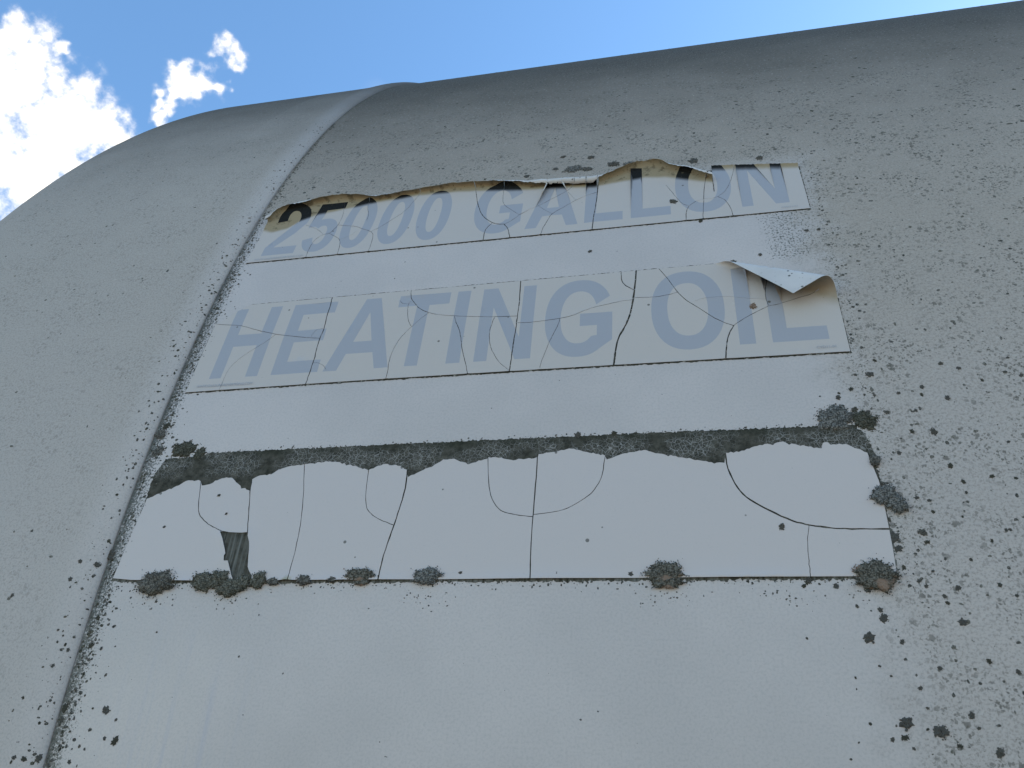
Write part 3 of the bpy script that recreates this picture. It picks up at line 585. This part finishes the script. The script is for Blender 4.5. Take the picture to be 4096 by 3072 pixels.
NUMBER = [(G_2, -384, -350.6, 10.2), (G_5, -347.2, -314.6, 10.2), (G_0, -310.2, -278.2, 9.8), (G_0, -272.0, -240.0, 9.8), (G_0, -234.0, -202.0, 9.8), (G_G, -177.0, -131.6, 10.6), (G_A, -126.6, -78.6, 10.4),
          (G_L, -72.8, -38.8, 10.3), (G_L, -31.6, 3.0, 10.3), (G_O, 8.0, 56.4, 10.6), (G_N, 62.8, 101.4, 9.6)]
def line_of(n): return [[(v[1 + 2 * i], v[2 + 2 * i]) for i in range((len(v) - 1) // 2)] for v in n]

def fine_print(root, text, u0, u1, s0, hgt, h, mat):
    cu = bpy.data.curves.new('fine_print', 'FONT'); cu.body = text; cu.resolution_u = 2
    to = bpy.data.objects.new('fine_print_tmp', cu); scene.collection.objects.link(to)
    dg = bpy.context.evaluated_depsgraph_get(); me = to.evaluated_get(dg).to_mesh()
    vs = [tuple(v.co) for v in me.vertices]; fs = [tuple(p.vertices) for p in me.polygons]; to.evaluated_get(dg).to_mesh_clear()
    bpy.data.objects.remove(to)
    x0 = min(v[0] for v in vs); x1 = max(v[0] for v in vs); y1 = max(v[1] for v in vs)
    pts = [surf((u0 + (v[0] - x0) / (x1 - x0) * (u1 - u0)) / 1000, (s0 + v[1] / y1 * hgt) / 1000, h / 1000) - root.location for v in vs]
    return obj('fine_print', pts, fs, [mat], root)
def ink_flat():
    m, t, b = material('faded_fine_print'); b.inputs['Base Color'].default_value = (*[0.9 * x for x in INK], 1); b.inputs['Roughness'].default_value = 0.5
    tc = t.node('ShaderNodeTexCoord').outputs['Object']
    t.l.new(t.mix(t.noise(tc, 300, 3), tuple(x * .85 for x in INK), tuple(x * 1.1 for x in INK)), b.inputs['Base Color']); return m
MAT_FINE = ink_flat()

# --- strip with the capacity, its top edge rolled forward
def hash_noise(x, k=1.0): return math.sin(x * 1.7 * k + 0.3) * 0.5 + math.sin(x * 0.53 * k + 2.1) * 0.3 + math.sin(x * 3.9 * k) * 0.2
C1 = [(-400, 521, 3.0, 3.6), (-393, 524, 3.2, 3.9), (-387, 534, 3.2, 3.4), (-381, 540, 2.8, 3.0), (-369, 541, 2.9, 3.2), (-362, 546, 2.6, 3.6), (-356, 546, 3.2, 3.2), (-350, 549, 3.0, 2.7), (-340, 548, 4.5, 2.3), (-327, 548, 5.6, 1.8), (-310, 547, 4.2, 2.3), (-285, 545, 2.5, 3.2), (-262, 547, 2.6, 3.0), (-240, 549, 2.6, 2.6),
      (-206, 549, 4.0, 2.2), (-185, 548, 3.5, 2.5), (-160, 547, 2.9, 3.1), (-130, 541, 2.8, 3.6), (-108, 538, 3.1, 4.6), (-66, 533, 3.2, 5.2), (-64, 534, 3.2, 4.6), (-60, 535, 3.0, 3.4), (-47, 541, 3.0, 2.9), (-30, 547, 4.8, 2.0), (-19, 549, 6.5, 1.35),
      (-8, 547, 5.0, 2.0), (4, 540, 3.0, 3.2), (24, 530, 3.1, 3.5), (41.4, 517, 3.2, 3.7), (50, 517, 3.2, 3.7)]
U1 = [(-400, 514), (-385, 509), (-370, 513), (-360, 525), (-345, 533), (-320, 537), (-300, 541), (-285, 544), (-240, 549), (-200, 548), (-160, 542), (-130, 537), (-108, 535), (-66, 529), (-47, 533), (-19, 537), (0, 533), (15, 526), (30, 519), (41, 515), (50, 515)]
cu_, cb_, cr_, cp_ = [np.array(x, float) for x in zip(*C1)]
TEAR_U = 41.5
def c1(u):
    if u > TEAR_U:
        top = 541.5 + (u - 42) * (529.5 - 541.5) / (116 - 42)
        return top - 7, 16.0, 0.42, top + 0.35 * hash_noise(u)
    B = float(np.interp(u, cu_, cb_)) + 0.9 * hash_noise(u * .16 + 1.0); r = float(np.interp(u, cu_, cr_)); ph = float(np.interp(u, cu_, cp_)) * (1 + 0.05 * hash_noise(u * .3))
    return B, r, ph, min(558.0, B + r * ph) + 0.5 * hash_noise(u)
def map1(u, s, i):
    B, r, ph, top = c1(u); base = LIFT1[i]
    if u < TEAR_U:                                     # the loosened zone stands off the paint a little before it curls
        q = min(1.0, max(0.0, (s - (B - 26)) / 26)); base += (1.0 + 2.6 * math.exp(-((u + 372) / 20) ** 2) + 1.4 * math.exp(-((u - 8) / 22) ** 2)) * q * q * (3 - 2 * q)
    if s <= B: return u, s, base
    d_ = s - B; a = d_ / r
    return u, B + r * math.sin(a), base + r * (1 - math.cos(a))
dec1 = thing('decal_strip', 'cracked printed strip reading 25000 GALLON with its top edge curling forward', 'decal', surf(-0.14, 0.457))
out1 = [(-396.0, 456.6), (-260, 456.9), (-100, 457.4), (116.0, 458.2)]
us_ = [116.0] + list(np.arange(115, TEAR_U + .6, -1.2)) + [TEAR_U + .25]
out1 += [(u, c1(u)[3]) for u in us_]
us_ = [TEAR_U - .25] + list(np.arange(TEAR_U - 1, -396, -1.2)) + [-396.0]
out1 += [(u, c1(u)[3]) for u in us_]
rng1 = np.random.default_rng(5)
str1 = [strip(l, v[0] * 0.9, rng1) for l, v in zip(line_of(L1), L1)] + [strip([(TEAR_U, 498), (TEAR_U, 530), (TEAR_U, 562)], .7, rng1)]
def base1(u): return 466.0 + (u + 385) * 0.0085
gl1 = []
for fn, a, b, w in NUMBER: gl1 += fn(a, b, base1(a), base1(a) + 81.5, w)
ex1 = [(u + random.Random(int(u * 7 + s * 31)).uniform(-.3, .3), s) for u in np.arange(-395, 116, 2.2) for s in np.arange(500, 560, 1.1)]
A1, comps1 = cut_sheet(out1, str1, [], gl1, ex1, 6.0, 11)
D1 = seg_dist(A1, line_of(L1)); bot1 = np.abs(A1[:, 1] - 457)
LIFT1 = 0.35 * np.exp(-D1 / 2.0) + 0.35 * np.exp(-bot1 / 2.0)
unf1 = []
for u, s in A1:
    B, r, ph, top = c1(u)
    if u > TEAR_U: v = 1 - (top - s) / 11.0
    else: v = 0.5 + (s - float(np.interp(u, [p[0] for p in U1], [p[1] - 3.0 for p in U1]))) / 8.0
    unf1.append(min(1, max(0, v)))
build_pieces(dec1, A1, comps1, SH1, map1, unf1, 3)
def ragged(poly, amp, seed, step=1.5):
    rng = np.random.default_rng(seed); out = []
    for a, b in zip(poly, poly[1:] + poly[:1]):
        n = max(1, int(math.hypot(b[0] - a[0], b[1] - a[1]) / step))
        for k in range(n):
            t_ = k / n; out.append((a[0] + (b[0] - a[0]) * t_ + rng.normal(0, amp), a[1] + (b[1] - a[1]) * t_ + rng.normal(0, amp)))
    return out
flat_patch('grime_shadow_backing', dec1, ragged([(-396.2, 455.6), (116.4, 457.2), (117.0, 526), (40, 536), (0, 530), (-100, 534), (-280, 544), (-370, 530), (-396.4, 518)], .28, 8), 0.12, MAT_GRIME)  # grime behind the cracks; the overhang below paints the edge's shadow line
fine_print(dec1, 'WWW.GASOLINEADVERTISING.COM', -388.4, -338.6, 458.9, 2.3, 1.15, MAT_FINE)
fine_print(dec1, 'CVD11-01', 93.8, 106.6, 461.8, 2.0, 1.15, MAT_FINE)

# --- strip with the product name, one corner folded over
FA, FB = np.array((34., 396.)), np.array((119., 346.)); ft = (FB - FA) / np.linalg.norm(FB - FA); fn_ = np.array((-ft[1], ft[0])); FL = float(np.linalg.norm(FB - FA))
def foldd(u, s): q = np.array((u, s)) - FA; return float(q @ fn_), float(q @ ft)
def map2(u, s, i):
    d_, a = foldd(u, s); base = LIFT2[i]
    if d_ <= 0: return u, s, base
    r = 2.2 + (9.0 - 2.2) * min(1, max(0, a / FL)); ph = min(d_ / r, math.pi * 1.02)
    k = r * math.sin(ph) - max(0, d_ - math.pi * 1.02 * r); h = r * (1 - math.cos(ph))
    f = FA + a * ft + fn_ * k
    return f[0], f[1], base + h
dec2 = thing('decal_strip', 'cracked printed strip reading HEATING OIL with its top right corner folded over', 'decal', surf(-0.14, 0.294))
out2 = [(-397.0, 294.2), (-250, 295.6), (-100, 295.6), (119.2, 294.4), (119.2, 396.8), (0, 396.4), (-200, 395.2)]
out2 += [(-370.0, 394.2), (-376.5, 388.6), (-381.2, 386.4), (-386, 380.2), (-391, 376.0), (-396.6, 371.5)]
rng2 = np.random.default_rng(6)
str2 = [strip(l, v[0] * 0.9, rng2) for l, v in zip(line_of(L2), L2)]
gl2 = []
for fn, a, b, w in NAME: gl2 += fn(a, b, 307.3, 388.5, w)
ex2 = [(u + random.Random(int(u * 5 + s * 13)).uniform(-.3, .3), s) for u in np.arange(24, 119, 1.8) for s in np.arange(340, 396.5, 1.5)]
A2, comps2 = cut_sheet(out2, str2, [], gl2, ex2, 6.0, 12)
D2 = seg_dist(A2, line_of(L2)); bot2 = np.abs(A2[:, 1] - 294.6)
LIFT2 = 0.35 * np.exp(-D2 / 2.0) + 0.45 * np.exp(-bot2 / 2.2)
unf2 = [min(0.55, max(0, (foldd(u, s)[0] + 15) / 30)) * min(1, max(0, (foldd(u, s)[1] - 16) / 30)) for u, s in A2]
build_pieces(dec2, A2, comps2, SH2, map2, unf2, 4)
flat_patch('grime_shadow_backing', dec2, ragged([(-397.3, 293.2), (-250, 294.5), (-100, 294.5), (119.8, 293.4), (119.7, 347), (34, 397), (0, 397.2), (-200, 396.0), (-369, 395.0), (-380, 386.0), (-390, 376), (-397.3, 371)], .26, 9), 0.12, MAT_GRIME)  # crack grime, plus a painted shadow line along the lower edge
fine_print(dec2, 'WWW.GASOLINEADVERTISING.COM', -388.5, -338.3, 298.3, 2.5, 1.15, MAT_FINE)
fine_print(dec2, 'CVD11-01', 97.6, 110.6, 298.6, 2.3, 1.15, MAT_FINE)

# --- blank strip, torn along the top, dark adhesive left above it
dec3 = thing('decal_strip', 'blank white strip torn ragged along the top below a dark adhesive band', 'decal', surf(-0.14, 0.131))
rng3 = np.random.default_rng(7); top3 = []
for a, b in zip(TOP3[:-1], TOP3[1:]):
    n = max(1, int(math.hypot(b[0] - a[0], b[1] - a[1]) / 1.6))
    for k in range(n):
        t_ = k / n; j = rng3.random(); top3.append((a[0] + (b[0] - a[0]) * t_, a[1] + (b[1] - a[1]) * t_ + rng3.normal(0, .28) - (0.9 if j < .14 else 0)))
top3.append(TOP3[-1])
out3 = [(-400.6, 133.7), (-385, 132.2), (-330, 131.0), (-100, 130.4), (118.8, 129.8)] + [(118.6, 133), (119.1, 145.6), (119.3, 159.1), (119.4, 174.5), (119.2, 191.2)] + top3[::-1]
str3 = [strip(l, v[0] * 0.9, rng3) for l, v in zip(line_of(L3), L3)]
ex3 = [(u, s) for u in np.arange(-399, 119, 3.0) for s in (130.9, 131.8, 133, 134.6)]
A3, comps3 = cut_sheet(out3, str3, [HOLE3], [], ex3, 5.0, 13)
D3 = seg_dist(A3, line_of(L3)); bot3 = np.abs(A3[:, 1] - 131.0); DH = seg_dist(A3, [HOLE3]); DT = seg_dist(A3, [top3])
LIFT3 = 0.10 * np.exp(-D3 / 2.5) + (0.9 + 0.5 * np.sin(A3[:, 0] * .05)) * np.exp(-bot3 / 3.0) + 1.1 * np.exp(-DH / 3.0) + 0.25 * np.exp(-DT / 1.5)
corner = np.exp(-np.hypot(A3[:, 0] + 266, A3[:, 1] - 130) / 3.5); LIFT3 = LIFT3 + 3.0 * corner
unf3 = [float(min(1, 1.3 * c)) if c > .25 else 0.0 for c in corner]
build_pieces(dec3, A3, comps3, SH3, lambda u, s, i: (u, s, LIFT3[i]), unf3, 5)
res_poly = ragged([(-401.5, 131.8), (-380, 130.2), (-330, 129.0), (-100, 128.6), (119.2, 128.2), (120.2, 160), (120.0, 212), (117, 226), (112, 233.4), (0, 234.2), (-200, 234.4), (-355, 234.0), (-366, 231), (-392, 230), (-397, 215), (-396, 196), (-396.5, 180), (-399.5, 150)], .45, 10, 1.1)
flat_patch('adhesive_residue', dec3, res_poly, 0.13, MAT_RESIDUE, 5.0)

# ------------------------------------------------------------------ lichen
def lump(bmv, bmf, c, r, hz, rng):
    """low dome of 13 points"""
    b0 = len(bmv); k = 6; a0 = rng.random() * 6.28
    for ring, (rr, zz_) in enumerate(((1.0, 0.0), (0.72, 0.72))):
        for i in range(k):
            a = a0 + 6.2832 * (i + ring * .5) / k; q = rr * (0.8 + 0.4 * rng.random())
            bmv.append((c[0] + r * q * math.cos(a), c[1] + r * q * math.sin(a), c[2] + hz * zz_ * (0.8 + .4 * rng.random()) - (0.25 * hz if ring == 0 else 0)))
    bmv.append((c[0], c[1], c[2] + hz))
    for i in range(k):
        j = (i + 1) % k
        bmf.append((b0 + i, b0 + j, b0 + k + i)); bmf.append((b0 + j, b0 + k + j, b0 + k + i)); bmf.append((b0 + k + i, b0 + k + j, b0 + 2 * k))
def lichen_mesh(rx, ry, hmax, grain, seed, density=1.0, skirt=0.3, lobe=1.0):
    rng = random.Random(seed); v = []; f = []
    ph = [rng.random() * 6.28 for _ in range(6)]
    def edge(a): return 1 + lobe * (.10 * math.sin(2 * a + ph[0]) + .09 * math.sin(5 * a + ph[1]) + .08 * math.sin(9 * a + ph[2]) + .075 * math.sin(15 * a + ph[3]) + .05 * math.sin(23 * a + ph[4]))
    bumps = [(rng.uniform(-1, 1), rng.uniform(-1, 1), rng.uniform(.10, .26), rng.uniform(-.5, 1)) for _ in range(26)]
    def hgt(x, y):
        q = math.hypot(x, y); z = max(0.0, 1 - q ** 3) ** .5
        return z * (0.55 + .30 * sum(w * math.exp(-((x - a) ** 2 + (y - b) ** 2) / (c * c)) for a, b, c, w in bumps))
    nr, na = 9, 44                                      # solid cushion
    for j in range(nr + 1):
        for i in range(na):
            a = 6.2832 * i / na; q = (j + .02) / nr; e = edge(a)
            x, y = q * math.cos(a), q * math.sin(a)
            if j == nr: v.append((rx * e * x, ry * e * y, -skirt))
            else: v.append((rx * e * x + rng.gauss(0, .12 * grain), ry * e * y + rng.gauss(0, .12 * grain), hmax * hgt(x, y) + rng.gauss(0, .14 * grain)))
    for j in range(nr):
        for i in range(na):
            k = (i + 1) % na; f.append((j * na + i, (j + 1) * na + i, (j + 1) * na + k, j * na + k))
    n = int(density * 1.5 * rx * ry / (grain * grain))
    for i in range(n):
        a = rng.random() * 6.2832; q = math.sqrt(rng.random()); e = edge(a)
        x, y = q * math.cos(a), q * math.sin(a)
        g = grain * (0.45 + 0.6 * rng.random())
        lump(v, f, (rx * e * x, ry * e * y, hmax * hgt(x, y) - .2 * g), g, g * rng.uniform(.35, .7), rng)
    for i in range(int(n * .28)):                      # crumbs round the rim
        a = rng.random() * 6.2832; q = edge(a) * (1.0 + abs(rng.gauss(0, .13))); g = grain * rng.uniform(.3, .75)
        lump(v, f, (rx * q * math.cos(a), ry * q * math.sin(a), 0), g, g * .8, rng)
    return v, f
def skin_h(u, s):
    """what the lichen grows on: a strip or bare paint"""
    if -396 < u < 119 and (131 < s < 225 or 295 < s < 396 or 457 < s < 530): return 0.7
    return 0.0
BIGLAB = [
 'round grey lichen cushion at the bottom left corner of the blank strip', 'olive lichen tuft left of the bare patch in the blank strip', 'dark lichen cushion at the left foot of the bare patch', 'lichen mass hanging below the bare patch in the blank strip', 'lichen tuft at the right foot of the bare patch', 'lichen rosette right of the bare patch on the blank strip edge',
 'flat lichen crust beside the lifted corner of the blank strip', 'small round lichen just right of the lifted corner of the blank strip', 'tiny lichen dot on the blank strip edge between two larger ones', 'wide lichen with pinkish patches on the blank strip bottom edge', 'pinkish lichen scrap just under the wide pink lichen', 'spreading pale grey lichen right of the long crack on the blank strip edge',
 'small oval lichen on the seam above the adhesive band', 'small brown lichen between the seam and the adhesive band', 'dark lichen rosette above the left end of the adhesive band', 'small lichen touching the dark rosette above the adhesive band',
 'large pale lichen cushion at mid bottom edge of the blank strip', 'crumbling lower lobe of the large mid edge lichen', 'big brown grey lichen at the bottom right corner of the blank strip', 'largest pale blue grey lichen at the right end of the adhesive band', 'dark green lichen joined to the largest pale one', 'pale crescent lichen on the right edge of the blank strip', 'pale lobed lichen beyond the right edge of the blank strip', 'small dark lichen at the top right corner of the blank strip',
 'pale lichen above the rolled part of the GALLON strip', 'round pale lichen above the second L of GALLON', 'brownish lichen scrap behind the rolled vinyl edge', 'small brown smear between the I and L of OIL']
for i, (u, s, rx, ry, kind) in enumerate(BIG):
    hb = 1.7 if 124 < s < 215 else skin_h(u, s)
    hm = (0.30 if kind != 'm' else 0.08) * min(rx, ry); gr = 0.62 if rx > 6 else 0.5
    v, f = lichen_mesh(rx * .95, ry * .95, hm, gr, 100 + i, 1.0, hb + .1)
    Mx, p = frame(u / 1000, s / 1000, hb / 1000)
    o = obj('lichen' if kind != 'm' else 'brown_stain', [(a / 1000, b / 1000, c / 1000) for a, b, c in v], f, [LICH[kind]], None, True)
    o.matrix_world = Matrix.Translation(p) @ Mx
    tag(o, BIGLAB[i], 'lichen' if kind != 'm' else 'stain', 'large lichens round the decal strips' if kind != 'm' else None)
protos = []
for k in range(7):
    v, f = lichen_mesh(1.0, 1.0, 0.42, 0.2 if k % 2 else 0.26, 300 + k, 0.9, 0.12, 1.5)
    me = bpy.data.meshes.new('lichen_spot'); me.from_pydata(v, [], f); me.materials.append(LICH['s'] if k < 4 else LICH['d' if k < 6 else 'a'])
    me.polygons.foreach_set('use_smooth', [True] * len(me.polygons)); protos.append(me)
MEDLAB = {'right': ('small dark lichen spot on the speckled paint right of the strips', 'lichen spots right of the strips'),
          'seam': ('small dark lichen spot beside the seam of the end cap', 'lichen spots along the seam'),
          'above': ('small grey lichen spot on the dirty paint above the GALLON strip', 'lichen spots above the top strip'),
          'cap': ('small dark lichen spot on the end cap left of the seam', 'lichen spots on the end cap'),
          'clean': ('small lichen spot on or just below the blank white strip', 'lichen spots on and below the blank strip'),
          'between': ('small lichen spot on clean paint below a printed strip', 'lichen spots between the strips')}
rm = random.Random(77)
for i, (u, s, rx, ry) in enumerate(MED):
    me = protos[rm.randrange(len(protos))]
    o = bpy.data.objects.new('lichen_spot', me); scene.collection.objects.link(o)
    Mx, p = frame(u / 1000, s / 1000, skin_h(u, s) / 1000)
    ang = Matrix.Rotation(rm.random() * 6.28, 4, 'Z')
    sc = Matrix.Diagonal((rx / 1000, ry / 1000, min(rx, ry) / 1000, 1))
    o.matrix_world = Matrix.Translation(p) @ Mx @ ang @ Matrix.Diagonal(((rx + ry) / 2000 * rm.uniform(.9, 1.15), (rx + ry) / 2000 * rm.uniform(.85, 1.1), min(rx, ry) / 1000, 1))
    key = 'above' if s > 540 else 'cap' if u < -411 else 'seam' if u < -340 else 'right' if u > 100 else 'clean' if s < 225 else 'between'
    size = 'tiny' if (rx + ry) / 2 < 1.6 else 'small' if (rx + ry) / 2 < 3.2 else 'larger lobed'
    row = 'by the GALLON strip' if s > 430 else 'by the HEATING OIL strip' if s > 265 else 'by the adhesive band' if s > 215 else 'by the blank strip' if s > 129 else 'lower than all strips'
    far = 'close to the strip ends' if u < 150 else 'out on the speckled paint' if u < 215 else 'well right of the strips'
    if key == 'right': lab = '%s dark lichen spot %s, %s' % (size, far, row)
    elif key == 'seam': lab = '%s dark lichen spot beside the end cap seam, %s' % (size, row)
    elif key == 'cap': lab = '%s dark lichen spot on the end cap left of the seam, %s' % (size, row)
    elif key == 'clean': lab = '%s lichen spot %s the blank white strip' % (size, 'on' if s > 131 and u < 118 else 'just below' if s > 105 else 'on clean paint well below')
    elif key == 'between': lab = '%s lichen spot on clean paint below the %s' % (size, 'GALLON strip' if s > 400 else 'HEATING OIL strip')
    else: lab = '%s grey lichen spot on dirty paint above the %s' % (size, 'GALLON letters' if u < 30 else 'right end of the GALLON strip')
    tag(o, lab, 'lichen', lab.replace('lichen spot', 'lichen spots'))

# the countless finer crumbs: one mass
def specks(seed):
    rng = random.Random(seed); v = []; f = []; midx = []
    def put(u, s, r, hf=.35, k=6, mi=0):
        Mx, p = frame(u, s, 0.0); b0 = len(v); a0 = rng.random() * 6.28
        ex = rng.uniform(.75, 1.3)
        for i in range(k):
            a = a0 + 6.2832 * i / k; q = r * rng.uniform(.65, 1.25)
            v.append(p + (Mx @ Vector((q * ex * math.cos(a), q / ex * math.sin(a), -0.00005))))
        v.append(p + (Mx @ Vector((rng.uniform(-.2, .2) * r, rng.uniform(-.2, .2) * r, r * hf))))
        for i in range(k): f.append((b0 + i, b0 + (i + 1) % k, b0 + k)); midx.append(mi)
    def size(lo, hi, p=3.2): return (lo + (hi - lo) * rng.random() ** p) / 1000
    def blocked(u, s): return -.398 < u < .121 and (.129 < s < .236 or .293 < s < .398 or .455 < s < .56)
    n = 0
    while n < 4200:                                    # right of the strips
        u = .112 + .55 * rng.random() ** 1.2; s = rng.uniform(-.06, .62)
        if rng.random() > min(1, (u - .10) / .05) or blocked(u, s): continue
        put(u, s, size(.22, 1.7), .22, 7, rng.choice((0, 0, 2, 2))); n += 1
    n = 0
    while n < 5200:                                    # above the strips
        u = rng.uniform(-.40, .75); s = rng.uniform(.555, 1.25)
        if blocked(u, s): continue
        put(u, s, size(.35, 2.3, 3.0), .15, 7, rng.choice((0, 1, 2, 2))); n += 1
    for _ in range(1500):                              # end cap
        u = rng.uniform(-.93, -.415); s = rng.uniform(-.1, 1.2); put(u, s, size(.3, 1.8, 4), .2, 7, rng.choice((0, 2, 2)))
    for _ in range(4600):                              # packed along the seam
        s = rng.uniform(-.06, .80); w = (.005 + .006 * rng.random()) if s < .5 else .003
        if s > .5 and rng.random() < .55: continue
        u = -.4085 + abs(rng.gauss(0, w)) if rng.random() < .8 else -.411 - abs(rng.gauss(0, .009)); put(u, s, size(.22, 1.5, 3.2), .6, mi=rng.choice((0, 0, 1)))
    for _ in range(420):                               # crumbs under the bottom edge of the blank strip
        u = rng.uniform(-.40, .122); s = .1285 - abs(rng.gauss(0, .0022)) - .0003; put(u, s, size(.2, .9, 2.4), .6)
    for cx in (-.365, -.307, -.167, -.014, .107, .06):
        for _ in range(45): put(cx + rng.gauss(0, .010), .122 - abs(rng.gauss(0, .006)), size(.2, .8, 2.5), .6)
    for _ in range(130):                               # stray dots on the clean paint
        u = rng.uniform(-.39, .11); s = rng.choice((rng.uniform(-.04, .125), rng.uniform(-.04, .125), rng.uniform(.24, .29), rng.uniform(.40, .455)))
        put(u, s, size(.2, .8, 3.5), .5)
    for _ in range(240):                               # along the edge of the adhesive band
        u = rng.uniform(-.365, .10); s = .2342 + abs(rng.gauss(0, .0012)); put(u, s, size(.2, .9, 2.5), .6)
    for _ in range(260):                               # down the right edge of the strips
        s = rng.uniform(.12, .56); u = .121 + abs(rng.gauss(0, .006)); put(u, s, size(.25, 1.4, 2.6), .5)
    o = obj('lichen_specks', v, f, [LICH['s'], LICH['d'], LICH['w']], None, True, midx)
    o['kind'] = 'stuff'; tag(o, 'countless dark lichen crumbs sprinkled over the tank paint', 'lichen')
specks(21)
